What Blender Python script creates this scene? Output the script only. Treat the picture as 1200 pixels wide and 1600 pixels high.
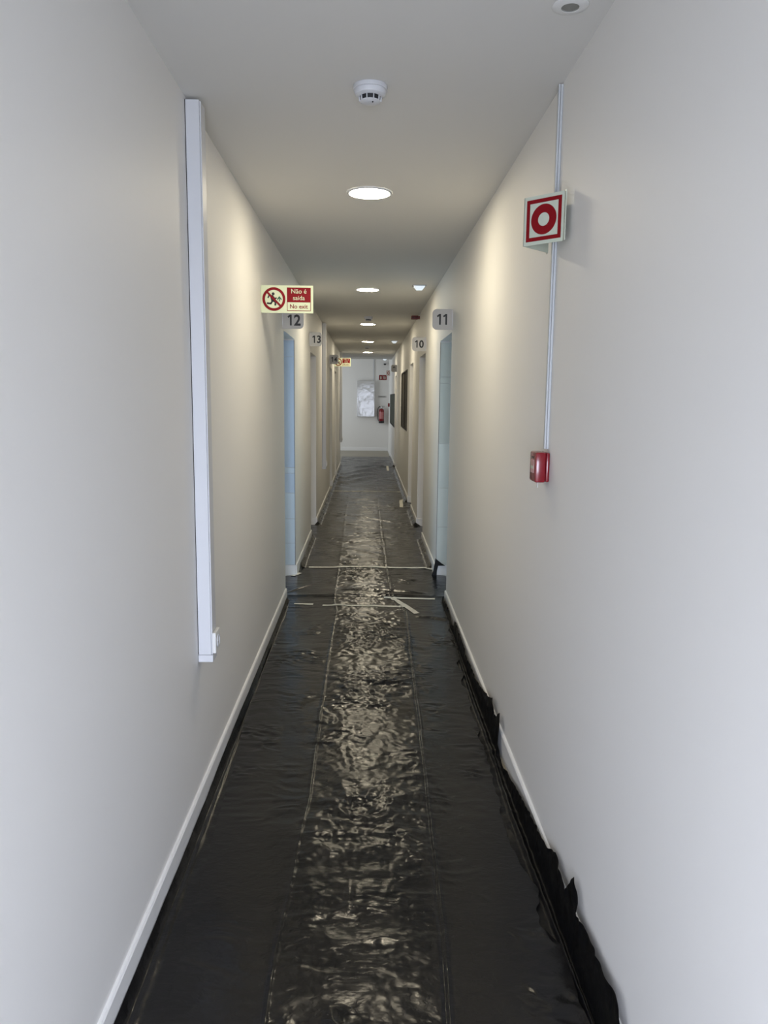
import bpy, bmesh, math
import numpy as np
from mathutils import Matrix, Vector

for o in list(bpy.data.objects):
    bpy.data.objects.remove(o)
S = bpy.context.scene
C = S.collection

# ------------------------------------------------------------------ camera
cd = bpy.data.cameras.new('camera')
cam = bpy.data.objects.new('camera', cd)
C.objects.link(cam)
cd.sensor_fit = 'VERTICAL'
cd.sensor_height = 24.0
cd.lens = 24.0 * 1208.26 / 1600.0
cd.clip_start = 0.05
cd.clip_end = 200
PIT, YAW, ROL = -0.1463, -0.0222, -0.0111
M = (Matrix.Rotation(YAW, 4, 'Z') @ Matrix.Rotation(PIT, 4, 'X') @
     Matrix.Rotation(ROL, 4, 'Y') @ Matrix.Rotation(math.pi / 2, 4, 'X'))
cam.matrix_world = Matrix.Translation((0, 0, 1.5875)) @ M
S.camera = cam

# ------------------------------------------------------------------ world and exposure
w = bpy.data.worlds.new('world')
S.world = w
w.use_nodes = True
w.node_tree.nodes['Background'].inputs[0].default_value = (0.75, 0.86, 1.0, 1)
w.node_tree.nodes['Background'].inputs[1].default_value = 0.6
S.view_settings.view_transform = 'Standard'
S.view_settings.look = 'None'
S.view_settings.gamma = 1
S.view_settings.use_curve_mapping = False
S.view_settings.exposure = 0.0

DAY = (0.77, 0.83, 1.0)
WARM = (1.0, 0.88, 0.66)
LAMP_E = 116.0            # radiance of the downlight lenses


def area(name, loc, direction, sx, sy, power, col):
    l = bpy.data.lights.new(name, 'AREA')
    l.shape = 'RECTANGLE'
    l.size, l.size_y = sx, sy
    l.energy = power
    l.color = col
    o = bpy.data.objects.new(name, l)
    C.objects.link(o)
    o.location = loc
    o.rotation_euler = Vector(direction).to_track_quat('-Z', 'Y').to_euler()
    return o


# daylight: the glazed end of the corridor behind the camera, two unseen side-room lights added for the door jambs, the lobby window
area('daylight_entrance', (0, -1.7, 1.0), (0, 1, -0.52), 1.15, 1.8, 104, DAY).data.spread = math.radians(130)
area('jamb_fill_left', (-2.2, 5.9, 1.4), (1, 0.45, -0.1), 1.3, 1.8, 24, (0.55, 0.74, 1.0))  # unseen light added to turn the left jamb blue
area('jamb_fill_right', (2.2, 5.9, 1.4), (-1, 0.45, -0.1), 1.3, 1.8, 14, (0.84, 0.92, 0.93))  # unseen light added to brighten the right jamb
area('daylight_lobby', (-2.8, 21.6, 1.6), (1, 0.35, 0), 1.8, 1.8, 42, (0.88, 0.94, 1.0))

# ------------------------------------------------------------------ materials


def mat(name, col, rough=0.5, metal=0.0, spec=0.5, bump=None, var=None, coat=0.0, emis=None):
    m = bpy.data.materials.new(name)
    m.use_nodes = True
    nt = m.node_tree
    b = nt.nodes['Principled BSDF']
    b.inputs['Base Color'].default_value = (*col, 1)
    b.inputs['Roughness'].default_value = rough
    b.inputs['Metallic'].default_value = metal
    b.inputs['Specular IOR Level'].default_value = spec
    b.inputs['Coat Weight'].default_value = coat
    if emis:
        b.inputs['Emission Color'].default_value = (*emis[0], 1)
        b.inputs['Emission Strength'].default_value = emis[1]
    tc = None
    if bump or var:
        tc = nt.nodes.new('ShaderNodeTexCoord')
    if var:                                     # faint tonal variation: (scale, amount)
        n = nt.nodes.new('ShaderNodeTexNoise')
        n.inputs['Scale'].default_value = var[0]
        n.inputs['Detail'].default_value = 5
        nt.links.new(tc.outputs['Object'], n.inputs['Vector'])
        r = nt.nodes.new('ShaderNodeMapRange')
        r.inputs['To Min'].default_value = 1 - var[1]
        r.inputs['To Max'].default_value = 1 + var[1]
        nt.links.new(n.outputs['Fac'], r.inputs['Value'])
        mx = nt.nodes.new('ShaderNodeVectorMath')
        mx.operation = 'SCALE'
        mx.inputs[0].default_value = col
        nt.links.new(r.outputs['Result'], mx.inputs['Scale'])
        nt.links.new(mx.outputs['Vector'], b.inputs['Base Color'])
    if bump:                                    # (scale, strength, distance)
        n = nt.nodes.new('ShaderNodeTexNoise')
        n.inputs['Scale'].default_value = bump[0]
        n.inputs['Detail'].default_value = 4
        nt.links.new(tc.outputs['Object'], n.inputs['Vector'])
        bp = nt.nodes.new('ShaderNodeBump')
        bp.inputs['Strength'].default_value = bump[1]
        bp.inputs['Distance'].default_value = bump[2]
        nt.links.new(n.outputs['Fac'], bp.inputs['Height'])
        nt.links.new(bp.outputs['Normal'], b.inputs['Normal'])
    return m


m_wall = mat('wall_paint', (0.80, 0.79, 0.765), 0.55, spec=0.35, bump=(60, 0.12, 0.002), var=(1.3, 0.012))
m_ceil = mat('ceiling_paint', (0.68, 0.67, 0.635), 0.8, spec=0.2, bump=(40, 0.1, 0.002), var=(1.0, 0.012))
m_base = mat('baseboard_lacquer', (0.84, 0.84, 0.83), 0.35, bump=(20, 0.05, 0.001))
m_floor = mat('vinyl_floor', (0.30, 0.27, 0.21), 0.45, var=(9, 0.1), bump=(50, 0.1, 0.001))
m_white = mat('white_plastic', (0.63, 0.64, 0.66), 0.4, spec=0.3, bump=(80, 0.03, 0.0005))
m_whitew = mat('white_plastic_warm', (0.74, 0.74, 0.72), 0.4, spec=0.3, bump=(80, 0.03, 0.0005))
m_dark = mat('dark_slot', (0.01, 0.01, 0.012), 0.6, var=(40, 0.1))
m_red = mat('red_plastic', (0.20, 0.003, 0.010), 0.22, coat=0.2, var=(30, 0.03))
m_redd = mat('red_siren', (0.16, 0.008, 0.01), 0.4, var=(30, 0.05))
m_sred = mat('sign_red', (0.21, 0.003, 0.007), 0.5, spec=0.2, var=(30, 0.02))
m_sgreen = mat('photoluminescent_board', (0.66, 0.72, 0.50), 0.45, var=(20, 0.02))
m_sgrey = mat('photoluminescent_board_pale', (0.52, 0.56, 0.46), 0.4, var=(20, 0.02))
m_ink = mat('black_ink', (0.012, 0.012, 0.012), 0.5, var=(30, 0.05))
m_green = mat('green_ink', (0.01, 0.09, 0.035), 0.5, var=(30, 0.05))
m_plate = mat('sign_plate', (0.50, 0.49, 0.47), 0.5, var=(30, 0.02))
m_tape = mat('masking_tape', (0.72, 0.70, 0.62), 0.6, var=(25, 0.06), bump=(120, 0.3, 0.0005))
m_frame = mat('dark_metal_frame', (0.035, 0.033, 0.03), 0.6, spec=0.15, var=(20, 0.05))
m_steel = mat('brushed_steel', (0.5, 0.5, 0.5), 0.35, metal=1.0, var=(20, 0.05))
m_glossw = mat('glossy_white_metal', (0.55, 0.55, 0.545), 0.11, spec=0.4, bump=(2.4, 0.6, 0.012))
m_rubber = mat('black_rubber', (0.015, 0.015, 0.015), 0.5, var=(20, 0.05))
m_lens = mat('lamp_lens', (0.9, 0.9, 0.85), 0.4, emis=((1.0, 0.885, 0.66), LAMP_E), var=(20, 0.01))
m_elens = mat('emergency_lens', (0.85, 0.92, 1.0), 0.15, emis=((0.82, 0.93, 1.0), 0.6), var=(30, 0.03))
m_black_glass = mat('dark_window_glass', (0.055, 0.048, 0.033), 0.6, spec=0.08, var=(2.5, 0.5))
m_green_glass = mat('dark_green_glass', (0.06, 0.07, 0.053), 0.6, spec=0.08, var=(3.0, 0.3))


def glass_mat(name, tint, refl):
    m = bpy.data.materials.new(name)
    m.use_nodes = True
    nt = m.node_tree
    nt.nodes.clear()
    out = nt.nodes.new('ShaderNodeOutputMaterial')
    tr = nt.nodes.new('ShaderNodeBsdfTransparent')
    tr.inputs[0].default_value = (*tint, 1)
    gl = nt.nodes.new('ShaderNodeBsdfGlossy')
    gl.inputs['Roughness'].default_value = 0.03
    fr = nt.nodes.new('ShaderNodeFresnel')
    fr.inputs[0].default_value = refl
    mx = nt.nodes.new('ShaderNodeMixShader')
    nt.links.new(fr.outputs[0], mx.inputs[0])
    nt.links.new(tr.outputs[0], mx.inputs[1])
    nt.links.new(gl.outputs[0], mx.inputs[2])
    nt.links.new(mx.outputs[0], out.inputs[0])
    return m


m_glass = glass_mat('door_glass', (0.85, 0.93, 0.95), 1.5)
m_pane_blue = mat('blue_reflection_facing', (0.56, 0.66, 0.78), 0.10, spec=0.7, var=(4, 0.06))  # jamb facings: bluish and greenish reflections put into the base colours
m_pane_blue2 = mat('blue_reflection_facing_pale', (0.64, 0.73, 0.80), 0.14, spec=0.7, var=(4, 0.06))
m_pane_green = mat('green_reflection_facing', (0.58, 0.61, 0.56), 0.10, spec=0.7, var=(4, 0.08))
m_pane_green2 = mat('green_reflection_facing_pale', (0.68, 0.71, 0.66), 0.14, spec=0.7, var=(4, 0.08))


def film_mat(name='black_polythene', col=(0.006, 0.006, 0.0065), rough=0.168, spec=0.29):
    m = bpy.data.materials.new(name)
    m.use_nodes = True
    nt = m.node_tree
    b = nt.nodes['Principled BSDF']
    b.inputs['Base Color'].default_value = (*col, 1)
    b.inputs['Specular IOR Level'].default_value = spec
    tc = nt.nodes.new('ShaderNodeTexCoord')
    mp = nt.nodes.new('ShaderNodeMapping')
    mp.inputs['Scale'].default_value = (1.0, 1.7, 1.0)
    nt.links.new(tc.outputs['Object'], mp.inputs['Vector'])
    n1 = nt.nodes.new('ShaderNodeTexNoise')
    n1.inputs['Scale'].default_value = 26
    n1.inputs['Detail'].default_value = 5
    n1.inputs['Roughness'].default_value = 0.55
    n1.inputs['Distortion'].default_value = 0.8
    n2 = nt.nodes.new('ShaderNodeTexNoise')
    n2.inputs['Scale'].default_value = 3
    n2.inputs['Detail'].default_value = 3
    for n in (n1, n2):
        nt.links.new(mp.outputs['Vector'], n.inputs['Vector'])
    bp = nt.nodes.new('ShaderNodeBump')
    bp.inputs['Strength'].default_value = 0.30
    bp.inputs['Distance'].default_value = 0.004
    nt.links.new(n1.outputs['Fac'], bp.inputs['Height'])
    nt.links.new(bp.outputs['Normal'], b.inputs['Normal'])
    r = nt.nodes.new('ShaderNodeMapRange')
    r.inputs['From Min'].default_value = 0.3
    r.inputs['From Max'].default_value = 0.7
    r.inputs['To Min'].default_value = rough - 0.05
    r.inputs['To Max'].default_value = rough + 0.08
    nt.links.new(n2.outputs['Fac'], r.inputs['Value'])
    nt.links.new(r.outputs['Result'], b.inputs['Roughness'])
    return m


m_film = film_mat()
m_film_side = film_mat('black_polythene_shaded', (0.0045, 0.0045, 0.005), 0.38, 0.16)  # darker, duller film copy: shade of the folded strip put into the material
m_film_far = film_mat('black_polythene_grey_sheen', (0.010, 0.010, 0.0098), 0.27, 0.5)  # paler film copy: grey wall reflection on the far floor put into it

# ------------------------------------------------------------------ mesh helpers


def bx(bm, x0, x1, y0, y1, z0, z1, bev=0.0):
    vs = [bm.verts.new(p) for p in ((x0, y0, z0), (x1, y0, z0), (x1, y1, z0), (x0, y1, z0),
                                    (x0, y0, z1), (x1, y0, z1), (x1, y1, z1), (x0, y1, z1))]
    fs = [(0, 3, 2, 1), (4, 5, 6, 7), (0, 1, 5, 4), (1, 2, 6, 5), (2, 3, 7, 6), (3, 0, 4, 7)]
    faces = [bm.faces.new([vs[i] for i in f]) for f in fs]
    if bev > 0:
        es = {e for f in faces for e in f.edges}
        bmesh.ops.bevel(bm, geom=list(es), offset=bev, segments=2, affect='EDGES', profile=0.5)


def prism(bm, pts, y0, y1):
    """extrude a convex or concave outline given in x,z between y0 and y1"""
    a = [bm.verts.new((p[0], y0, p[1])) for p in pts]
    b = [bm.verts.new((p[0], y1, p[1])) for p in pts]
    n = len(pts)
    bm.faces.new(a)
    bm.faces.new(b[::-1])
    for i in range(n):
        bm.faces.new((a[i], b[i], b[(i + 1) % n], a[(i + 1) % n]))


def lathe(bm, prof, seg=40, cx=0, cy=0):
    """profile of (radius, z) turned about a vertical axis"""
    rings = []
    for r, z in prof:
        if r < 1e-6:
            rings.append([bm.verts.new((cx, cy, z))])
        else:
            rings.append([bm.verts.new((cx + r * math.cos(2 * math.pi * k / seg),
                                        cy + r * math.sin(2 * math.pi * k / seg), z)) for k in range(seg)])
    for a, b in zip(rings[:-1], rings[1:]):
        for k in range(seg):
            q = [a[k % len(a)], a[(k + 1) % len(a)], b[(k + 1) % len(b)], b[k % len(b)]]
            u = []
            for v in q:
                if v not in u:
                    u.append(v)
            if len(u) >= 3:
                bm.faces.new(u)


def ring(bm, ro, ri, y0, y1, cx=0, cz=0, seg=48):
    """flat ring in the x-z plane"""
    L = []
    for (r, y) in ((ro, y0), (ri, y0), (ri, y1), (ro, y1)):
        L.append([bm.verts.new((cx + r * math.cos(2 * math.pi * k / seg), y,
                                cz + r * math.sin(2 * math.pi * k / seg))) for k in range(seg)])
    for j in range(4):
        a, b = L[j], L[(j + 1) % 4]
        for k in range(seg):
            bm.faces.new((a[k], a[(k + 1) % seg], b[(k + 1) % seg], b[k]))


def tube(bm, pts, r, seg=10):
    pts = [Vector(p) for p in pts]
    rings = []
    for i, p in enumerate(pts):
        t = (pts[min(i + 1, len(pts) - 1)] - pts[max(i - 1, 0)]).normalized()
        u = t.orthogonal().normalized() if abs(t.y) > 0.9 else t.cross(Vector((0, 1, 0))).normalized()
        v = t.cross(u)
        rings.append([bm.verts.new(p + (u * math.cos(2 * math.pi * k / seg) + v * math.sin(2 * math.pi * k / seg)) * r)
                      for k in range(seg)])
    for a, b in zip(rings[:-1], rings[1:]):
        for k in range(seg):
            bm.faces.new((a[k], a[(k + 1) % seg], b[(k + 1) % seg], b[k]))
    bm.faces.new(rings[0][::-1])
    bm.faces.new(rings[-1])


def obj(name, bm, m, parent=None, smooth=False, rel=True):
    bmesh.ops.recalc_face_normals(bm, faces=bm.faces[:])
    me = bpy.data.meshes.new(name)
    bm.to_mesh(me)
    bm.free()
    me.materials.append(m)
    if smooth:
        for p in me.polygons:
            p.use_smooth = True
        me.set_sharp_from_angle(angle=math.radians(35))
    o = bpy.data.objects.new(name, me)
    C.objects.link(o)
    if parent is not None:
        o.parent = parent
    return o


def struct(name, bm, m):
    o = obj(name, bm, m)
    o['kind'] = 'structure'
    return o


def box(name, m, parent, *a, bev=0.0, smooth=False):
    bm = bmesh.new()
    bx(bm, *a, bev=bev)
    return obj(name, bm, m, parent, smooth)


def thing(name, label, cat, loc=(0, 0, 0), rotz=0.0, group=None):
    o = bpy.data.objects.new(name, None)
    o.empty_display_size = 0.05
    C.objects.link(o)
    o.location = loc
    o.rotation_euler = (0, 0, rotz)
    tag(o, label, cat, group)
    return o


def tag(o, label, cat, group=None):
    o['label'] = label
    o['category'] = cat
    if group:
        o['group'] = group


def dup(root, loc, label, rotz=None, group=None):
    r = root.copy()
    C.objects.link(r)
    r.location = loc
    if rotz is not None:
        r.rotation_euler = (0, 0, rotz)
    r['label'] = label
    if group:
        r['group'] = group
    for ch in list(root.children):
        c = ch.copy()
        C.objects.link(c)
        c.parent = r
        for g in list(ch.children):
            d = g.copy()
            C.objects.link(d)
            d.parent = c
    return r


def text_obj(name, body, size, cx, cz, y, m, parent, bold=0.0, depth=0.0006, sx=1.0, line=1.0, spacing=1.0):
    """lettering in the x-z plane facing -y, centred on (cx, cz)"""
    cu = bpy.data.curves.new(name, 'FONT')
    cu.body = body
    cu.size = size
    cu.align_x = 'CENTER'
    cu.align_y = 'CENTER'
    cu.offset = bold
    cu.extrude = depth
    cu.space_line = line
    cu.space_character = spacing
    t = bpy.data.objects.new(name + '_curve', cu)
    C.objects.link(t)
    dg = bpy.context.evaluated_depsgraph_get()
    dg.update()
    me = bpy.data.meshes.new_from_object(t.evaluated_get(dg))
    bpy.data.objects.remove(t)
    xs = [v.co.x for v in me.vertices]
    ys = [v.co.y for v in me.vertices]
    ox, oy = (min(xs) + max(xs)) / 2, (min(ys) + max(ys)) / 2
    for v in me.vertices:
        x, yy, z = v.co
        v.co = (cx + (x - ox) * sx, y - z, cz + yy - oy)
    me.materials.clear()
    me.materials.append(m)
    o = bpy.data.objects.new(name, me)
    C.objects.link(o)
    o.parent = parent
    return o


# ------------------------------------------------------------------ the setting
XL, XR = -0.635, 0.624          # wall faces
H = 2.602
T = 0.14                        # wall thickness
DOORH = 2.08
DL = [(5.94, 6.80), (8.67, 9.58), (13.0, 13.9), (14.95, 15.8)]
DR = [(5.90, 6.84), (8.56, 9.55), (10.84, 11.75), (17.06, 17.95)]
WINS = [(12.38, 14.55, 1.065, 2.045), (18.15, 21.75, 0.90, 1.692)]
YB, YF = -2.6, 23.5
LEND = 18.1

# floor
bm = bmesh.new()
bx(bm, -3.4, 3.2, YB - 0.2, YF + 0.2, -0.12, 0.0)
struct('floor', bm, m_floor)

bm = bmesh.new()
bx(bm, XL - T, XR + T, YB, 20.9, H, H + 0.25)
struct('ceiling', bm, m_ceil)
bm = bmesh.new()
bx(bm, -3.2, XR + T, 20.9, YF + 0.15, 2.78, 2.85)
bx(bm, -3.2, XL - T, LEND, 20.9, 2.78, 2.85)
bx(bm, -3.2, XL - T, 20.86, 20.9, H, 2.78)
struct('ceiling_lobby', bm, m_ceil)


def side_wall(name, xa, xb, doors, wins, y0, y1):
    bm = bmesh.new()
    cuts = sorted([(a, b, 0, DOORH) for a, b in doors] + list(wins))
    y = y0
    for a, b, z0, z1 in cuts:
        bx(bm, xa, xb, y, a, 0, H)
        bx(bm, xa, xb, a, b, z1, H)
        if z0 > 0:
            bx(bm, xa, xb, a, b, 0, z0)
        y = b
    bx(bm, xa, xb, y, y1, 0, H)
    struct(name, bm, m_wall)


side_wall('wall_left', XL - T, XL, DL, [], YB, LEND)
side_wall('wall_right', XR, XR + T, DR, [w_ for w_ in WINS], YB, YF)
bm = bmesh.new()
bx(bm, -3.3, XR + T, YF, YF + 0.12, 0, 2.85)
struct('wall_far', bm, m_wall)
bm = bmesh.new()
bx(bm, -3.3, -3.2, LEND - 0.1, YF, 0, 2.85)
bx(bm, -3.2, XL - T, LEND - 0.1, LEND, 0, 2.85)
struct('wall_lobby', bm, m_wall)
bm = bmesh.new()
bx(bm, XR, XR + T, 20.9, YF, H, 2.85)
struct('wall_right_upper', bm, m_wall)
# end behind the camera: glazed entrance between two narrow cheeks and a header
bm = bmesh.new()
bx(bm, XL - T, XL + 0.05, YB - 0.1, YB, 0, H)
bx(bm, XR - 0.05, XR + T, YB - 0.1, YB, 0, H)
bx(bm, XL + 0.05, XR - 0.05, YB - 0.1, YB, 2.5, H)
struct('wall_back', bm, m_wall)
bm = bmesh.new()
bx(bm, XL + 0.05, XR - 0.05, YB - 0.07, YB - 0.05, 0.08, 2.46)
g = struct('window_1', bm, m_glass)
bm = bmesh.new()
bx(bm, XL + 0.05, XR - 0.05, YB - 0.09, YB - 0.03, 0.0, 0.08)
bx(bm, XL + 0.05, XR - 0.05, YB - 0.09, YB - 0.03, 2.46, 2.50)
bx(bm, -0.02, 0.02, YB - 0.09, YB - 0.03, 0.08, 2.46)
obj('window_frame', bm, m_white, g)


def baseboard(name, x0, x1, doors, ya, yb, zt=0.10):
    """x1 is the room-side face; the top edge is eased"""
    bm = bmesh.new()
    y = ya
    for a, b in list(doors) + [(yb, None)]:
        s = 1 if x1 > x0 else -1
        prof = [(x0, 0), (x1, 0), (x1, zt - 0.006), (x1 - 0.004 * s, zt), (x0, zt)]
        prism(bm, prof, y, a)
        if b:
            y = b
    struct(name, bm, m_base)


baseboard('baseboard_left', XL, XL + 0.012, DL, YB, LEND)
baseboard('baseboard_right', XR, XR - 0.012, DR, YB, YF - 0.013)
bm = bmesh.new()
bx(bm, -3.2, XR - 0.013, YF - 0.013, YF, 0, 0.10, bev=0.003)
struct('baseboard_far', bm, m_base)

# unseen side rooms added behind the two glazed doors for the jamb glow
for s, nm in ((-1, 'wall_room_left'), (1, 'wall_room_right')):
    xa = XL - T if s < 0 else XR + T
    bm = bmesh.new()
    bx(bm, *sorted((xa, xa + s * 1.9)), 7.2, 7.3, 0, 2.5)
    bx(bm, *sorted((xa, xa + s * 1.9)), 5.0, 5.1, 0, 2.5)
    bx(bm, *sorted((xa + s * 1.8, xa + s * 1.9)), 5.1, 7.2, 0, 2.5)
    bx(bm, *sorted((xa, xa + s * 1.9)), 5.0, 7.3, 2.5, 2.6)
    struct(nm, bm, m_wall)

n = 0
for side, doors in ((-1, DL), (1, DR)):
    xw = XL if side < 0 else XR
    xo = xw + side * T
    for (a, b) in doors:
        n += 1
        glazed = a < 6
        d = bpy.data.objects.new('door_%d' % n, None)
        C.objects.link(d)
        d.location = (xw, a, 0)
        d['kind'] = 'structure'

        def q(name, m, x0, x1, y0, y1, z0, z1, bev=0.0, par=None):
            bm = bmesh.new()
            xs = sorted((side * x0, side * x1))
            bx(bm, xs[0], xs[1], y0, y1, z0, z1, bev=bev)
            return obj(name, bm, m, par or d)
        W = b - a
        # frame lining at the back of the reveal
        bm = bmesh.new()
        for y0, y1, z0, z1 in ((0.001, 0.04, 0, DOORH - 0.001), (W - 0.04, W - 0.001, 0, DOORH - 0.001),
                               (0.04, W - 0.04, DOORH - 0.04, DOORH - 0.001)):
            xs = sorted((side * (T - 0.035), side * (T - 0.002)))
            bx(bm, xs[0], xs[1], y0, y1, z0, z1)
        obj('door_frame', bm, m_white if glazed else m_whitew, d)
        if glazed:
            leaf = q('glass_leaf', m_glass, T - 0.022, T - 0.012, 0.045, W - 0.045, 0.015, DOORH - 0.045)
        else:
            leaf = q('door_leaf', m_whitew, T - 0.03, T - 0.004, 0.045, W - 0.045, 0.015, DOORH - 0.045, 0.002)
        bm = bmesh.new()
        tube(bm, [(side * (T - 0.022), 0.10, 1.02), (side * (T - 0.075), 0.10, 1.02), (side * (T - 0.075), 0.22, 1.02)], 0.009)
        obj('door_handle', bm, m_steel, leaf, True)
        # skirting returned onto the far jamb
        q('baseboard_return', m_base, 0.001, T - 0.04, W - 0.014, W - 0.0005, 0, 0.10, 0.003)
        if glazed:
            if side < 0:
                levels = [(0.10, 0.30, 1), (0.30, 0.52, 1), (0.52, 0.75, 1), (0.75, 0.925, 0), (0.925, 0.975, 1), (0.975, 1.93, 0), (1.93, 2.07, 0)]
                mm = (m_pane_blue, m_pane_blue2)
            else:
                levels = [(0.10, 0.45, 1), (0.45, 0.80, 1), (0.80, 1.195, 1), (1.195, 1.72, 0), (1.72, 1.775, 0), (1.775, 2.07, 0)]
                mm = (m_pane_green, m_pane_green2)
            for z0, z1, k in levels:  # stacked tints stand for the bands reflected in the jamb
                q('jamb_reflection_pane', mm[k], 0.004, T - 0.04, W - 0.010, W - 0.001, z0 + 0.0015, z1 - 0.0015, 0.001)
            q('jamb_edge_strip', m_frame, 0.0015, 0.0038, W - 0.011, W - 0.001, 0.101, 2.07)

# interior windows of the right wall
for k, (a, b, z0, z1) in enumerate(WINS):
    wn = bpy.data.objects.new('window_%d' % (k + 2), None)
    C.objects.link(wn)
    wn.location = (XR, a, z0)
    wn['kind'] = 'structure'
    W, Hh = b - a, z1 - z0
    bm = bmesh.new()
    f = 0.02
    for y0, y1, c0, c1 in ((0.001, f, 0.001, Hh - 0.001), (W - f, W - 0.001, 0.001, Hh - 0.001),
                           (f, W - f, 0.001, f), (f, W - f, Hh - f, Hh - 0.001)):
        bx(bm, -0.004, 0.05, y0, y1, c0, c1)
    obj('window_frame', bm, m_frame, wn)
    if k == 0:
        half = W / 2
        box('pane', m_black_glass, wn, 0.012, 0.020, f, half - 0.012, f, Hh - f)
        box('pane', m_black_glass, wn, 0.012, 0.020, half + 0.012, W - f, f, Hh - f)
        box('mullion', m_frame, wn, 0.002, 0.04, half - 0.012, half + 0.012, f, Hh - f)
    else:
        box('pane', m_green_glass, wn, 0.012, 0.020, f, W - f, f, Hh - f)
    box('window_backing', m_frame, wn, 0.10, 0.12, 0.001, W - 0.001, 0.001, Hh - 0.001)

# ------------------------------------------------------------------ ceiling downlights
dl = thing('downlight', 'round white ceiling downlight nearest the camera, the largest of the row of lamps', 'ceiling light', (0.0, 4.05, H),
           group='round ceiling downlights')
bm = bmesh.new()
lathe(bm, [(0.100, -0.0005), (0.101, -0.008), (0.106, -0.009), (0.112, -0.006), (0.1135, -0.0005)], 56)
obj('trim_ring', bm, m_white, dl, True)
bm = bmesh.new()
lathe(bm, [(0.1005, -0.002), (0.0995, -0.0075), (0.08, -0.0085), (0.0, -0.009)], 48)
obj('lens', bm, m_lens, dl, True)
for y, lab in ((7.53, 'second round ceiling downlight from the camera, level with the emergency light'),
               (10.98, 'third round ceiling downlight, just behind the second smoke detector'),
               (14.35, 'fourth round ceiling downlight from the camera, between two far smoke detectors'),
               (17.69, 'farthest round ceiling downlight, the smallest of the row')):
    dup(dl, (-0.01, y, H), lab)

# ------------------------------------------------------------------ emergency lights
em = thing('emergency_light', 'square emergency light on the ceiling, nearest and largest of three', 'emergency light', (0.46, 7.25, H),
           group='square emergency lights')
bm = bmesh.new()
bx(bm, -0.062, 0.062, -0.062, 0.062, -0.008, -0.0005, bev=0.002)
obj('frame', bm, m_steel, em)
bm = bmesh.new()
for (r0, za), (r1, zb) in (((0.05, -0.0085), (0.024, -0.040)),):
    a = [bm.verts.new((sx * r0, sy * r0, za)) for sx, sy in ((-1, -1), (1, -1), (1, 1), (-1, 1))]
    b = [bm.verts.new((sx * r1, sy * r1, zb)) for sx, sy in ((-1, -1), (1, -1), (1, 1), (-1, 1))]
    bm.faces.new(a)
    bm.faces.new(b)
    for i in range(4):
        bm.faces.new((a[i], a[(i + 1) % 4], b[(i + 1) % 4], b[i]))
obj('prism_lens', bm, m_elens, em)
dup(em, (0.466, 14.15, H), 'small square emergency light on the ceiling, middle one of three')
dup(em, (0.433, 20.6, H), 'farthest square emergency light, at the end of the corridor ceiling')

# ------------------------------------------------------------------ smoke detectors
sd = thing('smoke_detector', 'white domed smoke detector with black slots, nearest the camera on the ceiling', 'smoke detector',
           (0.0, 2.72, H), group='ceiling smoke detectors')
bm = bmesh.new()
lathe(bm, [(0.0, -0.0005), (0.056, -0.0005), (0.057, -0.006), (0.0565, -0.013), (0.053, -0.0145)], 56)
obj('mounting_base', bm, m_white, sd, True)
bm = bmesh.new()
lathe(bm, [(0.053, -0.0148), (0.0525, -0.022), (0.049, -0.029), (0.0425, -0.0325), (0.039, -0.0338), (0.0, -0.0338)], 56)
hd = obj('head', bm, m_white, sd, True)
bm = bmesh.new()
lathe(bm, [(0.0345, -0.034), (0.0325, -0.0465), (0.0, -0.0465)], 40)
obj('sensing_chamber', bm, m_dark, sd, True)
bm = bmesh.new()
lathe(bm, [(0.0, -0.0468), (0.0335, -0.0468), (0.0335, -0.0485), (0.027, -0.052), (0.019, -0.0545), (0.0, -0.055)], 48)
obj('cap', bm, m_white, sd, True)
for k in range(10):
    an = 2 * math.pi * (k + 0.5) / 10 + math.pi / 10
    bm = bmesh.new()
    bx(bm, 0.0325, 0.0375, -0.0013, 0.0013, -0.0485, -0.0335)
    bmesh.ops.rotate(bm, verts=bm.verts[:], cent=(0, 0, 0), matrix=Matrix.Rotation(an, 3, 'Z'))
    obj('rib', bm, m_white, sd)
bm = bmesh.new()
bmesh.ops.create_uvsphere(bm, u_segments=10, v_segments=6, radius=0.0028, matrix=Matrix.Translation((0.008, -0.018, -0.0545)))
obj('indicator_lamp', bm, m_dark, sd, True)
dup(sd, (-0.002, 10.04, H), 'distant smoke detector on the ceiling in front of the third downlight')
dup(sd, (-0.025, 15.69, H), 'farthest smoke detector, a dark speck before the last downlight')

# flush round detector at the top right corner of the view
fs = thing('flush_sensor', 'round white flush ceiling sensor with grey centre, by the right wall', 'sensor', (0.518, 2.17, H))
bm = bmesh.new()
lathe(bm, [(0.023, -0.005), (0.024, -0.006), (0.038, -0.005), (0.046, -0.0025), (0.047, -0.0005)], 48)
obj('bezel', bm, m_whitew, fs, True)
bm = bmesh.new()
lathe(bm, [(0.0228, -0.0055), (0.021, -0.0035), (0.0, -0.0030)], 32)
obj('sensor_lens', bm, mat('grey_lens', (0.22, 0.22, 0.20), 0.4, var=(20, 0.05)), fs, True)

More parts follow.
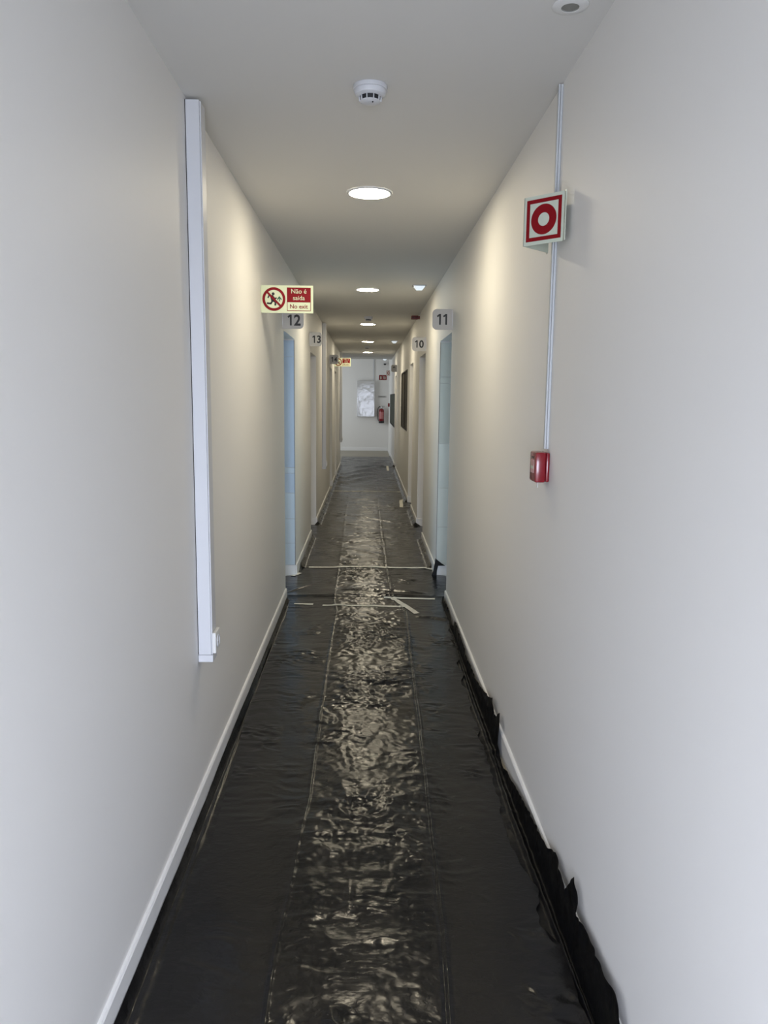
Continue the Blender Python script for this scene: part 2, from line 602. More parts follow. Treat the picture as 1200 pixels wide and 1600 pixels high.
# ------------------------------------------------------------------ cable trunking, left wall
tk = thing('wall_trunking', 'wide white vertical cable trunking nearest the camera, left wall, socket at foot',
           'cable trunking', (XL, 2.83, 0.0), group='vertical cable trunkings')
Z0, Z1 = 0.59, 2.59
box('trunking_body', m_white, tk, 0.0025, 0.050, 0.0, 0.075, Z0 + 0.028, Z1, bev=0.002)
box('trunking_lid', m_white, tk, 0.0503, 0.055, 0.003, 0.072, Z0 + 0.028, Z1 - 0.004, bev=0.0015)
box('end_cap', m_white, tk, 0.0015, 0.0565, -0.0015, 0.0765, Z0, Z0 + 0.0275, bev=0.002)
box('wall_gap_shade', m_frame, tk, 0.0003, 0.0023, 0.002, 0.073, Z0 + 0.03, Z1)  # dark strip standing for the shaded gap between trunking and wall
so = box('socket', m_whitew, tk, 0.0553, 0.069, -0.004, 0.079, Z0 + 0.035, Z0 + 0.115, bev=0.003)
bm = bmesh.new()
ring(bm, 0.024, 0.019, -0.003, 0.0, 0, 0, 32)
bmesh.ops.rotate(bm, verts=bm.verts[:], cent=(0, 0, 0), matrix=Matrix.Rotation(math.pi / 2, 3, 'Z'))
bmesh.ops.translate(bm, verts=bm.verts[:], vec=(0.0695, 0.0375, Z0 + 0.075))
obj('socket_ring', bm, m_white, so)
bm = bmesh.new()
for dz in (-0.008, 0.008):
    bx(bm, 0.0688, 0.0696, 0.035, 0.040, Z0 + 0.073 + dz, Z0 + 0.078 + dz)
obj('socket_hole', bm, m_dark, so)
dup(tk, (XL, 10.83, 0), 'second white cable trunking on the left wall, beyond the sign for room 13')
dup(tk, (XL, 17.55, 0), 'farthest white cable trunking, at the end of the left wall')

# mini trunking to the call point, right wall
mt = thing('mini_trunking', 'thin white cable trunking running from the ceiling down to the red call point', 'cable trunking', (XR, 2.66, 0))
m_mini = mat('grey_white_pvc', (0.52, 0.54, 0.55), 0.5, spec=0.2, var=(20, 0.02))
box('base_channel', m_mini, mt, -0.008, -0.0004, -0.004, 0.021, 1.42, 2.596, bev=0.001)
box('clip_cover', m_mini, mt, -0.0145, -0.0084, 0.0, 0.017, 1.42, 2.598, bev=0.0012)

# ------------------------------------------------------------------ V-shaped fire alarm sign, right wall


def corner_sign(name, label, loc, group):
    t = thing(name, label, 'sign', loc, group=group)
    s = 0.150
    for k in range(2):
        # face k runs from the wall to the tip at 45 degrees; local frame: u along the face, n outwards
        p0 = Vector((-0.001, 0 if k == 0 else 2 * s * math.cos(math.radians(45)), 0))
        ang = math.radians(135 if k == 0 else 225)
        R = Matrix.Translation(p0) @ Matrix.Rotation(ang, 4, 'Z')

        def place(bm):
            bmesh.ops.transform(bm, matrix=R, verts=bm.verts[:])
        sy = 1 if k == 0 else -1         # outward side is +y for the near face
        bm = bmesh.new()
        bx(bm, 0.002, s, *sorted((0.0, -sy * 0.0025)), -s / 2, s / 2)
        place(bm)
        f = obj('sign_face', bm, m_sgrey, t)
        o0, o1 = sy * 0.0002, sy * 0.0008
        bm = bmesh.new()
        a, b = 0.064, 0.052
        for x0, x1, z0, z1 in ((-a, a, b, a), (-a, a, -a, -b), (-a, -b, -b, b), (b, a, -b, b)):
            bx(bm, s / 2 + x0, s / 2 + x1, *sorted((o0, o1)), z0, z1)
        place(bm)
        obj('red_border', bm, m_sred, f)
        bm = bmesh.new()
        ring(bm, 0.0465, 0.0205, o0, o1, s / 2, 0)
        place(bm)
        obj('red_ring', bm, m_sred, f)
    # wall flanges
    box('wall_flange', m_sgrey, t, -0.003, -0.0004, -0.016, 0.0, -0.075, 0.075)
    box('wall_flange', m_sgrey, t, -0.003, -0.0004, 0.2125, 0.2285, -0.075, 0.075)
    return t


cs = corner_sign('fire_alarm_sign', 'projecting white sign with red square and ring on the right wall, near the camera',
                 (XR - 0.0165, 2.50, 2.155), 'projecting fire alarm signs')
dup(cs, (XR, 22.2, 2.29), 'tiny distant red and white ring sign at the far end of the right wall')

# ------------------------------------------------------------------ manual call point
cp = thing('call_point', 'glossy red fire alarm call point box on the right wall below the ring sign', 'fire alarm button', (XR, 2.625, 1.305),
           group='red call points')
box('back_box', m_red, cp, -0.014, -0.0005, 0.0, 0.092, 0.002, 0.104, bev=0.006, smooth=True)
fc = box('front_cover', m_red, cp, -0.050, -0.0143, -0.001, 0.093, 0.001, 0.105, bev=0.006, smooth=True)
m_label = mat('pale_red_label', (0.50, 0.28, 0.27), 0.35, var=(60, 0.25))
box('press_plate', m_label, fc, -0.0512, -0.0498, 0.022, 0.070, 0.032, 0.078, bev=0.0004)
box('label_strip', m_sgrey, fc, -0.0525, -0.0513, 0.028, 0.064, 0.046, 0.056)
box('label_strip', m_ink, fc, -0.0512, -0.0498, 0.03, 0.062, 0.084, 0.089)
bm = bmesh.new()
bx(bm, -0.040, -0.0385, 0.005, 0.016, -0.016, 0.0015)
obj('reset_tab', bm, mat('clear_plastic_tab', (0.72, 0.75, 0.75), 0.1, var=(20, 0.03)), cp)
dup(cp, (XR, 22.25, 1.34), 'tiny dark red call point at the far end of the right wall')

# ------------------------------------------------------------------ siren
sr = thing('siren', 'small dark red alarm sounder high on the right wall under the ceiling', 'alarm', (XR, 9.6, 2.56))
box('sounder_body', m_redd, sr, -0.105, -0.022, 0.0, 0.09, -0.022, 0.02, bev=0.006, smooth=True)
box('mount', m_redd, sr, -0.0215, -0.0005, 0.015, 0.075, -0.018, 0.016, bev=0.002)
bm = bmesh.new()
for k in range(5):
    bx(bm, -0.095 + k * 0.014, -0.088 + k * 0.014, -0.0012, 0.0005, -0.012, 0.010)
obj('grille_slot', bm, m_dark, sr)

# ------------------------------------------------------------------ room number signs


def number_sign(num, side, y, z0, label, w_=0.158, h_=0.150, tx=0.0):
    x0 = XL if side < 0 else XR
    t = thing('number_sign', label, 'sign', (x0, y, z0), group='room number signs')
    s = -side
    r = 0.034
    pts = [(0.0015, 0), (w_ - r, 0)]
    pts += [(w_ - r + r * math.sin(a), r - r * math.cos(a)) for a in [math.pi / 2 * k / 8 for k in range(1, 9)]]
    pts += [(w_ - r + r * math.cos(a), h_ - r + r * math.sin(a)) for a in [math.pi / 2 * k / 8 for k in range(0, 9)]]
    pts += [(0.0015, h_)]
    bm = bmesh.new()
    prism(bm, [(s * a, b) for a, b in pts], 0.0, 0.006)
    pl = obj('plate', bm, m_plate, t)
    box('wall_bracket', m_steel, t, *sorted((s * 0.0003, s * 0.004)), -0.004, 0.012, 0.02, h_ - 0.02)
    cx, cz, dh = s * (w_ * 0.5 + tx), h_ * 0.5 - (0.012 if num == '12' else 0.0), 0.078
    adv = 0.052 if num != '11' else 0.046
    for i, ch in enumerate(num):
        px_ = cx + (i - (len(num) - 1) / 2) * adv
        if ch == '1':
            bm = bmesh.new()
            t_ = 0.0066
            prism(bm, [(px_ + 0.004 - t_, cz - dh / 2), (px_ + 0.004 + t_, cz - dh / 2), (px_ + 0.004 + t_, cz + dh / 2),
                       (px_ - 0.003, cz + dh / 2), (px_ - 0.020, cz + dh / 2 - 0.014), (px_ - 0.0145, cz + dh / 2 - 0.024),
                       (px_ + 0.004 - t_, cz + dh / 2 - 0.0165)], -0.0012, -0.0002)
            obj('numeral', bm, m_ink, pl)
        else:
            text_obj('numeral', ch, 0.108, px_, cz, -0.0008, m_ink, pl, bold=0.0030, sx=0.92)
    return t


number_sign('12', -1, 5.85, 2.085, 'grey number 12 sign with rounded corner, directly below the near no exit sign', tx=0.006)
number_sign('13', -1, 8.58, 2.135, 'pale number 13 sign over the second doorway on the left', w_=0.130, tx=0.008)
number_sign('14', -1, 12.95, 2.13, 'small grey number 14 sign on the left, overlapping the far no exit sign', w_=0.145)
number_sign('11', 1, 5.86, 2.093, 'grey number 11 sign with rounded left corners over the near right doorway', w_=0.152)
number_sign('10', 1, 8.54, 2.095, 'pale number 10 sign over the second doorway on the right', w_=0.150)
number_sign('9', 1, 17.03, 2.15, 'distant number 9 sign on the right wall, smallest of the number signs', w_=0.125)

# ------------------------------------------------------------------ no exit signs


def exit_sign(label, loc):
    t = thing('no_exit_sign', label, 'sign', loc, group='projecting no exit signs')
    W, Hh = 0.308, 0.158
    board = box('board', m_sgreen, t, 0.002, W, 0.0, 0.004, 0, Hh, bev=0.0006)
    box('wall_bracket', m_sgreen, t, 0.0004, 0.0019, -0.001, 0.022, 0.01, Hh - 0.01)
    cx, cz = 0.077, Hh / 2
    bm = bmesh.new()
    ring(bm, 0.0675, 0.0525, -0.0016, -0.0002, cx, cz, 56)
    obj('red_ring', bm, m_sred, board)
    # running figure
    bm = bmesh.new()
    prism(bm, [(cx - 0.004 + 0.0085 * math.cos(2 * math.pi * k / 16), cz + 0.030 + 0.0085 * math.sin(2 * math.pi * k / 16)) for k in range(16)], -0.0010, -0.0002)

    def limb(pts, r):
        for (xa, za), (xb, zb) in zip(pts[:-1], pts[1:]):
            d = Vector((xb - xa, zb - za)).normalized() * r
            nx, nz = -d.y, d.x
            prism(bm, [(cx + xa - nx - d.x * .6, cz + za - nz - d.y * .6), (cx + xb - nx + d.x * .6, cz + zb - nz + d.y * .6),
                       (cx + xb + nx + d.x * .6, cz + zb + nz + d.y * .6), (cx + xa + nx - d.x * .6, cz + za + nz - d.y * .6)], -0.0010, -0.0002)
    limb([(-0.012, 0.016), (-0.006, -0.010)], 0.0095)
    limb([(-0.008, 0.017), (-0.028, 0.021), (-0.034, 0.008)], 0.004)
    limb([(-0.006, 0.014), (0.006, 0.002), (0.014, 0.006)], 0.0045)
    limb([(-0.004, -0.010), (0.010, -0.016), (0.008, -0.034)], 0.0052)
    limb([(-0.008, -0.010), (-0.018, -0.026), (-0.038, -0.024)], 0.005)
    obj('running_figure', bm, m_ink, board)
    bm = bmesh.new()
    bx(bm, cx + 0.0295, cx + 0.0350, -0.0010, -0.0002, cz - 0.013, cz + 0.004)
    prism(bm, [(cx + 0.032, cz + 0.018), (cx + 0.019, cz + 0.001), (cx + 0.0195, cz - 0.006), (cx + 0.032, cz + 0.005),
               (cx + 0.0445, cz - 0.006), (cx + 0.045, cz + 0.001)], -0.0010, -0.0002)
    obj('green_arrow', bm, m_green, board)
    # slash
    bm = bmesh.new()
    d = 0.058 * math.cos(math.radians(45))
    e = 0.0042
    prism(bm, [(cx - d - e, cz + d - e), (cx + d - e, cz - d - e), (cx + d + e, cz - d + e), (cx - d + e, cz + d + e)], -0.0020, -0.0012)
    obj('red_slash', bm, m_sred, board)
    # text panel
    bm = bmesh.new()
    x0, x1, z0, z1, zm = 0.154, 0.294, 0.012, 0.146, 0.062
    bx(bm, x0, x1, -0.0010, -0.0002, zm, z1)
    for a in ((x0, x0 + 0.003, z0, zm), (x1 - 0.003, x1, z0, zm), (x0 + 0.003, x1 - 0.003, z0, z0 + 0.003)):
        bx(bm, a[0], a[1], -0.0010, -0.0002, a[2], a[3])
    obj('red_panel', bm, m_sred, board)
    m_cream = m_sgreen
    mx = (x0 + x1) / 2
    text_obj('lettering', 'N\u00e3o \u00e9', 0.037, mx, 0.125, -0.0018, m_cream, board, bold=0.0)
    text_obj('lettering', 'sa\u00edda', 0.036, mx, 0.087, -0.0018, m_cream, board, bold=0.0)
    text_obj('lettering', 'No exit', 0.034, mx, 0.0385, -0.0012, m_sred, board, bold=0.0003)
    return t


es = exit_sign('pale green and red no exit sign on the left wall, large, above the number 12', (XL, 4.70, 2.078))
dup(es, (XL, 14.75, 2.165), 'small distant no exit sign partly hidden behind the number 14 sign')

# ------------------------------------------------------------------ far wall fittings
YW = YF
cb = thing('wall_cabinet', 'glossy white metal cabinet hung on the far end wall', 'cabinet', (-0.065, YW, 1.03))
box('carcass', m_glossw, cb, -0.265, 0.265, -0.11, -0.0005, 0.0, 1.06, bev=0.004)
dr = box('door', m_glossw, cb, -0.262, 0.262, -0.128, -0.1105, 0.003, 1.057, bev=0.004)
box('handle', m_steel, dr, -0.245, -0.225, -0.14, -0.1285, 0.50, 0.60, bev=0.003)
box('nameplate', m_plate, dr, 0.15, 0.235, -0.1295, -0.1285, 0.96, 1.0)
ct = thing('cable_duct', 'thin white cable duct from the ceiling down to the far wall cabinet', 'cable trunking', (0.17, YW, 2.1))
box('duct_channel', m_white, ct, -0.012, 0.012, -0.02, -0.0005, -0.005, 0.675)
box('duct_cover', m_white, ct, -0.014, 0.014, -0.026, -0.0205, -0.005, 0.675)

fe = thing('fire_extinguisher', 'red fire extinguisher with black hose hanging on the far wall', 'fire extinguisher', (0.41, YW - 0.10, 0.84))
bm = bmesh.new()
lathe(bm, [(0.0, 0.042), (0.073, 0.042), (0.078, 0.06), (0.078, 0.36), (0.068, 0.40), (0.040, 0.428), (0.022, 0.436), (0.0, 0.437)], 32)
cy = obj('cylinder', bm, m_red, fe, True)
bm = bmesh.new()
lathe(bm, [(0.0, 0.0), (0.076, 0.0), (0.081, 0.008), (0.081, 0.062), (0.079, 0.064), (0.078, 0.045), (0.0, 0.0425)], 32)
obj('foot', bm, m_rubber, fe, True)
bm = bmesh.new()
lathe(bm, [(0.0, 0.4375), (0.020, 0.4375), (0.020, 0.47), (0.026, 0.472), (0.024, 0.495), (0.0, 0.497)], 20)
obj('valve', bm, m_steel, fe, True)
bm = bmesh.new()
bx(bm, -0.012, 0.10, -0.010, 0.010, 0.498, 0.506)
bx(bm, 0.018, 0.085, -0.009, 0.009, 0.476, 0.483)
obj('handle', bm, m_rubber, fe)
bm = bmesh.new()
tube(bm, [(-0.026, 0, 0.485), (-0.06, 0, 0.49), (-0.095, 0, 0.46), (-0.118, 0, 0.39), (-0.125, 0, 0.30), (-0.118, 0, 0.20), (-0.10, 0, 0.11), (-0.09, 0, 0.07)], 0.011)
obj('hose', bm, m_rubber, fe, True)
bm = bmesh.new()
seg = 14
L0 = [bm.verts.new((0.0790 * math.sin(a), -0.0790 * math.cos(a), 0.13)) for a in [math.radians(-55 + 110 * k / seg) for k in range(seg + 1)]]
L1 = [bm.verts.new((0.0790 * math.sin(a), -0.0790 * math.cos(a), 0.33)) for a in [math.radians(-55 + 110 * k / seg) for k in range(seg + 1)]]
for k in range(seg):
    bm.faces.new((L0[k], L0[k + 1], L1[k + 1], L1[k]))
obj('label_sticker', bm, mat('extinguisher_label', (0.48, 0.16, 0.16), 0.35, var=(25, 0.5)), cy)
box('wall_bracket', m_steel, fe, -0.02, 0.02, 0.0785, 0.0995, 0.30, 0.42)


def fire_sign(label, x, kind):
    t = thing('fire_safety_sign', label, 'sign', (x, YW, 2.12), group='red fire safety signs on the far wall')
    b = box('board', m_sred, t, -0.054, 0.054, -0.004, -0.0005, 0, 0.15)
    bm = bmesh.new()
    if kind == 0:
        prism(bm, [(-0.018, 0.025), (0.018, 0.025), (0.018, 0.095), (0.007, 0.110), (0.007, 0.125), (-0.007, 0.125), (-0.007, 0.110), (-0.018, 0.095)], -0.0052, -0.0042)
    else:
        prism(bm, [(-0.008, 0.025), (0.022, 0.025), (0.022, 0.095), (0.010, 0.110), (0.010, 0.125), (-0.004, 0.125), (-0.004, 0.110), (-0.008, 0.095)], -0.0052, -0.0042)
        prism(bm, [(-0.034, 0.03), (-0.022, 0.03), (-0.022, 0.115), (-0.034, 0.115)], -0.0052, -0.0042)
    obj('pictogram', bm, m_sgrey, b)
    return t


fire_sign('left of the two red square signs with white symbols on the far wall', 0.385, 0)
fire_sign('right of the two red square signs with white symbols on the far wall', 0.500, 1)
np_ = thing('wall_nameplate', 'narrow grey plate on the far wall above the extinguisher', 'sign', (0.43, YW, 1.60))
box('plate', m_plate, np_, -0.125, 0.125, -0.006, -0.0005, 0, 0.055)
text_obj('lettering', 'EXTINTOR', 0.034, 0, 0.0275, -0.0068, m_rubber, np_, bold=0.0004)

dc = thing('dome_camera', 'tiny black dome camera high on the far wall', 'camera', (0.50, YW, 2.60))
bm = bmesh.new()
lathe(bm, [(0.0, -0.045), (0.022, -0.040), (0.038, -0.022), (0.042, 0.0), (0.0, 0.0)], 24, 0, -0.06)
obj('dome', bm, m_rubber, dc, True)
box('wall_arm', m_white, dc, -0.03, 0.03, -0.06, -0.0005, 0.001, 0.02)

# ------------------------------------------------------------------ black plastic film
rng = np.random.RandomState(7)
TAB = rng.rand(256, 256)


def vnoise(x, y):
    xi, yi = np.floor(x).astype(int), np.floor(y).astype(int)
    fx, fy = x - xi, y - yi
    fx = fx * fx * fx * (fx * (fx * 6 - 15) + 10)
    fy = fy * fy * fy * (fy * (fy * 6 - 15) + 10)
    a = TAB[xi % 256, yi % 256]
    b = TAB[(xi + 1) % 256, yi % 256]
    c = TAB[xi % 256, (yi + 1) % 256]
    d = TAB[(xi + 1) % 256, (yi + 1) % 256]
    return (a * (1 - fx) + b * fx) * (1 - fy) + (c * (1 - fx) + d * fx) * fy


def fbm(x, y, o=3):
    s, a, t = 0, 1, 0
    for k in range(o):
        s = s + a * vnoise(x + 17.3 * k, y + 9.1 * k)
        t += a
        a *= 0.5
        x, y = x * 2.03, y * 2.03
    return s / t


def ridged(x, y):
    return 1 - np.abs(2 * fbm(x, y, 2) - 1) * 2


SL = np.array([(-0.25, 1.0), (-0.25, 1.99), (-0.239, 2.34), (-0.224, 2.82), (-0.226, 4.91), (-0.222, 5.6), (-0.255, 5.9), (-0.261, 6.76), (-0.265, 8.29), (-0.298, 10.67), (-0.307, 12.88), (-0.32, 21)])
SR = np.array([(0.20, 1.0), (0.224, 1.78), (0.249, 2.27), (0.254, 2.87), (0.27, 3.68), (0.288, 4.92), (0.30, 5.6), (0.215, 5.9), (0.194, 7.09), (0.182, 8.7), (0.178, 13.1), (0.18, 21)])
# raised folds: ends, height, half-width
FOLDS = [((-0.641, 6.17), (-0.075, 7.0), 0.010, 0.014), ((-0.60, 6.05), (0.60, 6.02), 0.022, 0.035),
         ((-0.173, 6.27), (0.457, 6.14), 0.022, 0.03), ((-0.30, 10.43), (0.54, 9.61), 0.008, 0.04),
         ((-0.223, 8.04), (0.174, 7.62), 0.014, 0.04), ((-0.55, 14.9), (0.015, 16.23), 0.045, 0.12),
         ((-0.60, 15.6), (0.384, 17.9), 0.045, 0.14), ((-0.50, 14.1), (0.015, 15.44), 0.035, 0.10),
         ((-0.205, 17.73), (0.473, 17.8), 0.04, 0.16), ((0.40, 5.45), (0.60, 5.35), 0.016, 0.03),
         ((-0.06, 3.45), (0.26, 3.25), 0.006, 0.012), ((-0.05, 2.9), (-0.045, 2.2), 0.006, 0.012),
         ((-0.12, 5.4), (0.10, 4.9), 0.010, 0.02), ((0.02, 5.5), (0.22, 5.25), 0.010, 0.02)]


def film_h(x, y):
    sl = np.interp(y, SL[:, 1], SL[:, 0]) + 0.012 * (fbm(y * 3, y * 0 + 3.3) - 0.5)
    sr = np.interp(y, SR[:, 1], SR[:, 0]) + 0.012 * (fbm(y * 3, y * 0 + 8.8) - 0.5)
    wx = x + 0.05 * (fbm(x * 7, y * 7 + 40) - 0.5)
    wy = y + 0.07 * (fbm(x * 7 + 30, y * 7) - 0.5)
    mid = 1 / (1 + np.exp(-(x - sl) / 0.02)) * 1 / (1 + np.exp((x - sr) / 0.02))
    patch = np.clip((fbm(x * 3 + 5, y * 2.2, 2) - 0.35) * 3.0, 0, 1)
    far = np.clip((y - 6.5) / 4, 0, 1)
    near = np.clip((2.9 - y) / 0.5, 0, 1)
    mid0 = mid
    mid = mid * (1 - 0.62 * far) + 0.22 * far * (1 - mid)
    patch = patch * (1 - near) + near * np.clip((fbm(x * 4 + 3, y * 3.1, 2) - 0.5) * 5, 0, 1)
    mm = (0.13 + 0.87 * mid) * (1 - 0.2 * near)
    h = 0.008 * fbm(x * 2.5, y * 2.0, 2)
    # broad buckles, then sharp-edged facets like crushed foil, then fine transverse puckers
    h += 0.009 * ridged(wx * 5, wy * 9) * mm * (0.3 + 0.7 * patch)
    for k, (fx_, fy_, am) in enumerate(((3.1, 9.3, .0040), (7.7, 6.1, .0030), (-6.4, 11.0, .0026), (2.2, 19.0, .0022), (11.0, 14.0, .0014), (-13.0, 17.0, .0013), (19.0, 27.0, .0009), (-16.0, 31.0, .0009), (5.0, 41.0, .0008), (10.0, 3.0, .0030), (14.0, -6.0, .0022), (-19.0, 5.0, .0016), (26.0, 8.0, .0010))):
        ph = fx_ * x + fy_ * y + 2.6 * fbm(x * 5 + 11 * k, y * 5 + 7 * k, 3)
        tri = np.abs((ph % 1.0) * 2 - 1)
        msk = np.clip((fbm(x * 6 + 31 * k, y * 6 + 13 * k, 2) - 0.38) * 4, 0, 1)
        h += am * tri * mm * msk * (0.35 + 0.65 * patch)
    h += 0.0016 * ridged(wx * 22, wy * 44) * (0.05 + 0.6 * mid) * (0.3 + 0.7 * patch)
    h += 0.0022 * ridged(x * 4 + 70, y * 17 + 3 * fbm(x * 4, y * 4)) * (1 - mid) * np.clip(fbm(x * 3 + 90, y * 3) * 4 - 1.8, 0, 1)
    h += 0.0042 * ridged(wx * 11 + wy * 5, wy * 26) * np.clip(fbm(x * 6 + 5, y * 3.5, 2) * 5 - 3.1, 0, 1) * (1 - mid0)
    # lengthwise creases where the sheet was folded in thirds
    h += 0.0052 * np.exp(-np.abs((x - sl) / 0.0042) ** 1.5) * (0.3 + 0.8 * fbm(y * 5, y * 0 + 1, 2))
    h += 0.0062 * np.exp(-np.abs((x - sr) / 0.0042) ** 1.5) * (0.4 + 0.7 * fbm(y * 5, y * 0 + 2, 2))
    h -= 0.004 * np.exp(-((x - sr + 0.011) / 0.004) ** 2)
    for (ax, ay), (bx_, by), hh, ww in FOLDS:
        dx, dy = bx_ - ax, by - ay
        L = math.hypot(dx, dy)
        t = np.clip(((x - ax) * dx + (y - ay) * dy) / L ** 2, 0, 1)
        bend = 0.03 * np.sin(t * math.pi) + 0.02 * (fbm(t * 6, t * 0 + ay) - 0.5)
        d = np.abs((x - ax) * dy - (y - ay) * dx) / L
        d = np.hypot(x - ax - t * dx, y - ay - t * dy - bend)
        h += hh * np.exp(-(d / ww) ** 1.6) * np.sin(np.clip(t, 0.04, 0.96) * math.pi) ** 0.4
    return np.maximum(h, 0.0) + 0.003


def grid_mesh(name, X, Y, Z, m, parent=None):
    nj, ni = X.shape
    co = np.stack([X, Y, Z], -1).reshape(-1, 3)
    me = bpy.data.meshes.new(name)
    idx = np.arange(nj * ni).reshape(nj, ni)
    f = np.stack([idx[:-1, :-1], idx[:-1, 1:], idx[1:, 1:], idx[1:, :-1]], -1).reshape(-1, 4)
    me.vertices.add(len(co))
    me.vertices.foreach_set('co', co.ravel())
    me.loops.add(f.size)
    me.loops.foreach_set('vertex_index', f.ravel())
    me.polygons.add(len(f))
    me.polygons.foreach_set('loop_start', np.arange(0, f.size, 4))
    me.polygons.foreach_set('loop_total', np.full(len(f), 4))
    me.polygons.foreach_set('use_smooth', np.ones(len(f), bool))
    me.update()
    me.validate()
    me.materials.append(m)
    o = bpy.data.objects.new(name, me)
    C.objects.link(o)
    o.parent = parent
    return o


def sheet(y0, y1, nx, ny, left, right, lift=0.0, edge_up=(0.0, 0.0), label='', m=None):
    """left/right: functions of y giving the side edges; edge_up: how high each side climbs the skirting"""
    v = np.linspace(y0, y1, ny)
    u = np.linspace(0, 1, nx)
    Yg, Ug = np.meshgrid(v, u, indexing='ij')
    Lx, Rx = left(Yg), right(Yg)
    X = Lx + (Rx - Lx) * Ug
    dl_ = (X - Lx)
    dr_ = (Rx - X)
    Z = film_h(X, Yg) + lift
    wob = 0.6 + 0.8 * fbm(Yg * 4, Yg * 0 + 2, 2)
    Z += edge_up[0] * np.exp(-(dl_ / 0.022) ** 2) * wob * (Lx > -0.63)
    Z += edge_up[1] * np.exp(-(dr_ / 0.022) ** 2) * wob * (Rx < 0.615)
    o = grid_mesh('plastic_sheet', X, Yg, Z, m or m_film)
    tag(o, label, 'plastic sheet', 'black protective floor sheets')
    return o


LE = np.array([(-0.50, 0.0), (-0.512, 1.76), (-0.528, 2.18), (-0.566, 3.13), (-0.590, 3.6), (-0.594, 4.42), (-0.585, 5.69), (-0.60, 6)])
RE = np.array([(0.59, 0.0), (0.587, 1.79), (0.570, 1.98), (0.558, 2.17), (0.533, 2.6), (0.528, 2.79), (0.56, 3.14), (0.548, 3.39), (0.540, 3.76), (0.555, 4.32), (0.583, 4.92), (0.595, 5.5), (0.60, 6)])


def doorway(y, doors, base, deep, s):
    out = np.full_like(y, base)
    for a, b in doors:
        k = 1 / (1 + np.exp(-(y - a - 0.02) / 0.004)) * 1 / (1 + np.exp((y - b + 0.035) / 0.004))
        out = out + (deep - base) * k
    return out


sheet(0.0, 5.93, 230, 1150, lambda y: np.interp(y, LE[:, 1], LE[:, 0]) + 0.012 * (fbm(y * 6, y * 0 + 5) - 0.5),
      lambda y: np.interp(y, RE[:, 1], RE[:, 0]) + 0.06 * (fbm(y * 7, y * 0 + 6, 3) - 0.55), lift=0.006,
      label='crinkled black plastic sheet covering the nearest stretch of corridor floor')
sheet(5.75, 7.12, 200, 300, lambda y: doorway(y, DL[:1], -0.615, -0.72, -1), lambda y: doorway(y, DR[:1], 0.604, 0.71, 1), lift=0.001,
      edge_up=(0.0, 0.0), label='black plastic sheet between doorways 11 and 12, with a raised cross fold')
sheet(7.08, 13.12, 130, 520, lambda y: doorway(y, DL[1:2], -0.615, -0.72, -1), lambda y: doorway(y, DR[1:3], 0.604, 0.71, 1), lift=0.003,
      edge_up=(0.03, 0.03), m=m_film_far, label='black plastic sheet from beyond door 12 to the farther cross tape')
sheet(13.05, 20.95, 110, 380, lambda y: np.interp(y, [13, 18, 18.2, 21], [-0.615, -0.615, -0.63, -0.70]), lambda y: doorway(y, DR[3:4], 0.604, 0.71, 1), lift=0.001,
      edge_up=(0.03, 0.03), m=m_film_far, label='farthest black plastic sheet, ending at the bare beige floor')

# side strips turned up against the skirtings
v = np.linspace(0.0, 5.90, 700)
u = np.linspace(0, 1, 26)
Yg, Ug = np.meshgrid(v, u, indexing='ij')
inner = np.interp(Yg, LE[:, 1], LE[:, 0]) + 0.035
P = np.stack([inner, inner * 0 - 0.600, inner * 0 - 0.6205], 0)
X = np.where(Ug < 0.7, P[0] + (P[1] - P[0]) * Ug / 0.7, P[1] + (P[2] - P[1]) * (Ug - 0.7) / 0.3)
top = 0.022 + 0.018 * fbm(Yg * 2.5, Yg * 0 + 12, 2)
Z = 0.003 + 0.004 * fbm(X * 20, Yg * 12, 2) + np.clip((Ug - 0.68) / 0.32, 0, 1) ** 1.2 * top
Z = Z + 0.004 * np.exp(-((Ug - 0.62) / 0.07) ** 2)
o = grid_mesh('plastic_strip', X, Yg, Z, m_film)
tag(o, 'narrow black plastic strip folded up against the left skirting', 'plastic sheet', 'black side strips')

RT = np.array([(5.90, 0.04), (5.77, 0.07), (5.22, 0.044), (5.10, 0.050), (5.08, 0.096), (4.85, 0.097), (4.31, 0.073), (3.92, 0.085), (3.61, 0.141), (3.49, 0.185), (3.465, 0.127), (3.39, 0.132), (3.30, 0.188),
               (3.285, 0.10), (3.27, 0.055), (3.24, 0.02), (3.14, 0.020), (2.74, 0.083), (2.35, 0.118), (2.26, 0.162), (2.18, 0.143), (2.12, 0.123), (2.04, 0.225), (2.0, 0.185), (1.99, 0.14), (1.86, 0.159), (1.76, 0.158),
               (1.64, 0.186), (1.60, 0.133), (1.2, 0.12), (0.9, 0.17), (0.85, 0.12), (0.0, 0.14)])[::-1]
v = np.linspace(0.0, 5.90, 1100)
u = np.linspace(0, 1, 40)
Yg, Ug = np.meshgrid(v, u, indexing='ij')
top = np.interp(Yg, RT[:, 0], RT[:, 1])
top = top + 0.010 * (fbm(Yg * 18, Yg * 0 + 2, 2) - 0.5)
xin = np.interp(Yg, RE[:, 1], RE[:, 0]) - 0.035
xw = XR - 0.018 - 0.012 * fbm(Yg * 5, Ug * 2, 2) * np.clip((0.15 - top) * 12, 0, 1)
t1 = np.clip(Ug / 0.55, 0, 1)
t2 = np.clip((Ug - 0.55) / 0.45, 0, 1)
X = xin + (xw - 0.012 - xin) * t1 + 0.012 * t2 ** 0.8
Z = 0.003 + 0.014 * np.exp(-((Ug - 0.42) / 0.05) ** 2) * (0.5 + fbm(Yg * 3, Yg * 0 + 4)) + t2 ** 1.1 * top
Z = Z + 0.007 * ridged(X * 14, Yg * 11) * (0.35 + 0.5 * t1) * (1 - 0.75 * t2)
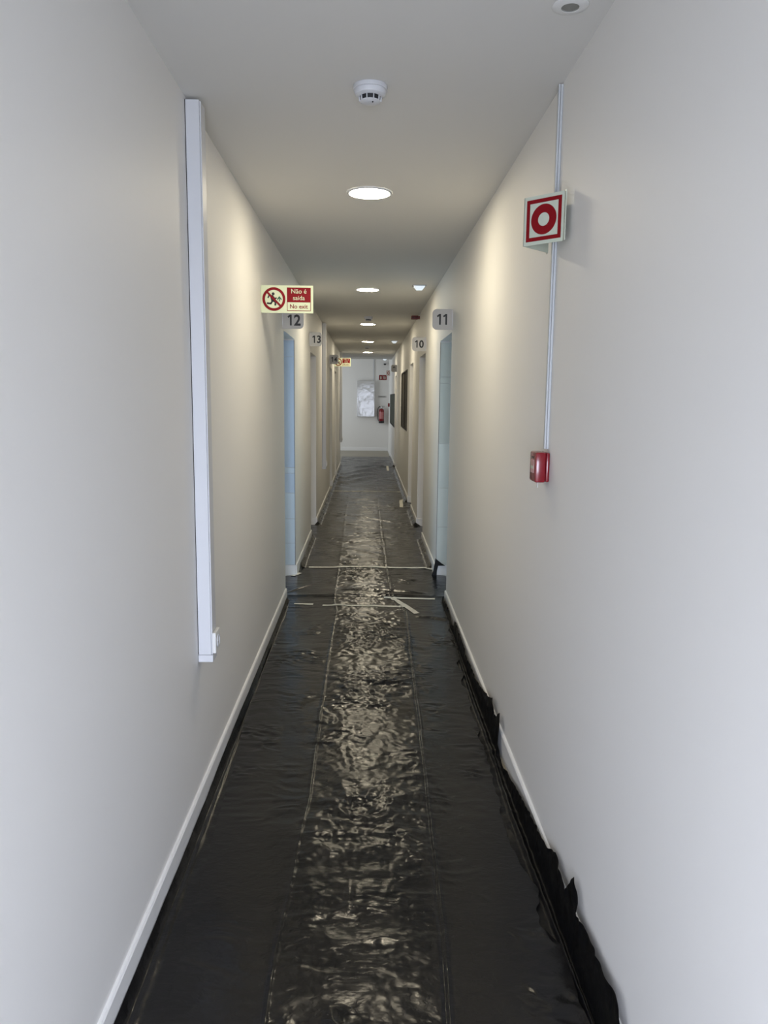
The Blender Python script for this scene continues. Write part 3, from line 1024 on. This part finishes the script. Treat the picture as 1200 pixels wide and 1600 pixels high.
X = X - 0.006 * ridged(Z * 16 + 3, Yg * 13) * t2
X = np.minimum(X, XR - 0.0135)
o = grid_mesh('plastic_strip', X, Yg, np.maximum(Z, 0.002), m_film_side)
tag(o, 'ragged black plastic strip with torn peaks rising over the right skirting', 'plastic sheet', 'black side strips')

# torn corner of film standing in doorway 11
bm = bmesh.new()
pts = [(0.585, 0.006), (0.602, 0.06), (0.618, 0.168), (0.640, 0.150), (0.672, 0.124), (0.708, 0.1005), (0.644, 0.1000), (0.634, 0.055), (0.632, 0.006)]
a = [bm.verts.new((p[0], 6.800, p[1])) for p in pts]
b = [bm.verts.new((p[0], 6.8025, p[1])) for p in pts]
bm.faces.new(a)
bm.faces.new(b[::-1])
for i in range(len(pts)):
    bm.faces.new((a[i], b[i], b[(i + 1) % len(pts)], a[(i + 1) % len(pts)]))
o = obj('plastic_flap', bm, m_film_side)
tag(o, 'pointed black plastic flap standing in the doorway of room 11', 'plastic sheet')

# ------------------------------------------------------------------ tape


def tape(p, q_, w_, label, th=0.0006, group='strips of masking tape'):
    (ax, ay), (bx_, by) = p, q_
    n = max(8, int(math.hypot(bx_ - ax, by - ay) / 0.015))
    t = np.linspace(0, 1, n)
    dx, dy = bx_ - ax, by - ay
    L = math.hypot(dx, dy)
    nx, ny = -dy / L, dx / L
    s = np.linspace(-0.5, 0.5, 6)
    Tt, Ss = np.meshgrid(t, s, indexing='ij')
    wob = 0.006 * (fbm(Tt * 5 + ax * 10, Tt * 0 + ay, 2) - 0.5)
    X = ax + dx * Tt + nx * (Ss * w_ + wob)
    Y = ay + dy * Tt + ny * (Ss * w_ + wob)
    lift = np.where(Y < 5.93, 0.008, 0.0045)
    Z = film_h(X, Y) + lift + th
    o = grid_mesh('masking_tape', X, Y, Z, m_tape)
    tag(o, label, 'tape', group)
    return o


tape((-0.54, 7.10), (0.56, 7.11), 0.05, 'long white tape strip across the floor just beyond doorways 11 and 12')
tape((0.56, 7.10), (0.66, 6.98), 0.04, 'short slanting tape end running up to the right doorway corner')
tape((-0.555, 5.79), (-0.408, 5.78), 0.035, 'short white tape strip at the left before doorway 12')
tape((-0.334, 5.75), (0.306, 5.72), 0.035, 'thin crooked tape strip across the middle before doorway 11')
tape((0.14, 5.99), (0.543, 5.96), 0.035, 'white tape strip on the right half at the edge of doorway 11')
tape((0.205, 5.99), (0.375, 5.53), 0.045, 'diagonal wide tape strip crossing the two transverse tapes')
tape((-0.60, 13.07), (0.60, 13.06), 0.05, 'distant thin tape line right across the floor')
tape((0.530, 11.95), (0.500, 11.17), 0.05, 'upright leg of the bent tape patch beside the third right doorway')
tape((0.533, 11.97), (0.600, 12.02), 0.09, 'short cross leg of the bent tape patch by the right wall')
tape((0.46, 17.8), (0.455, 16.9), 0.05, 'farthest small white tape patch near door 9')
tape((-0.66, 6.74), (-0.60, 6.86), 0.045, 'crumpled bit of tape at the corner of doorway 12')
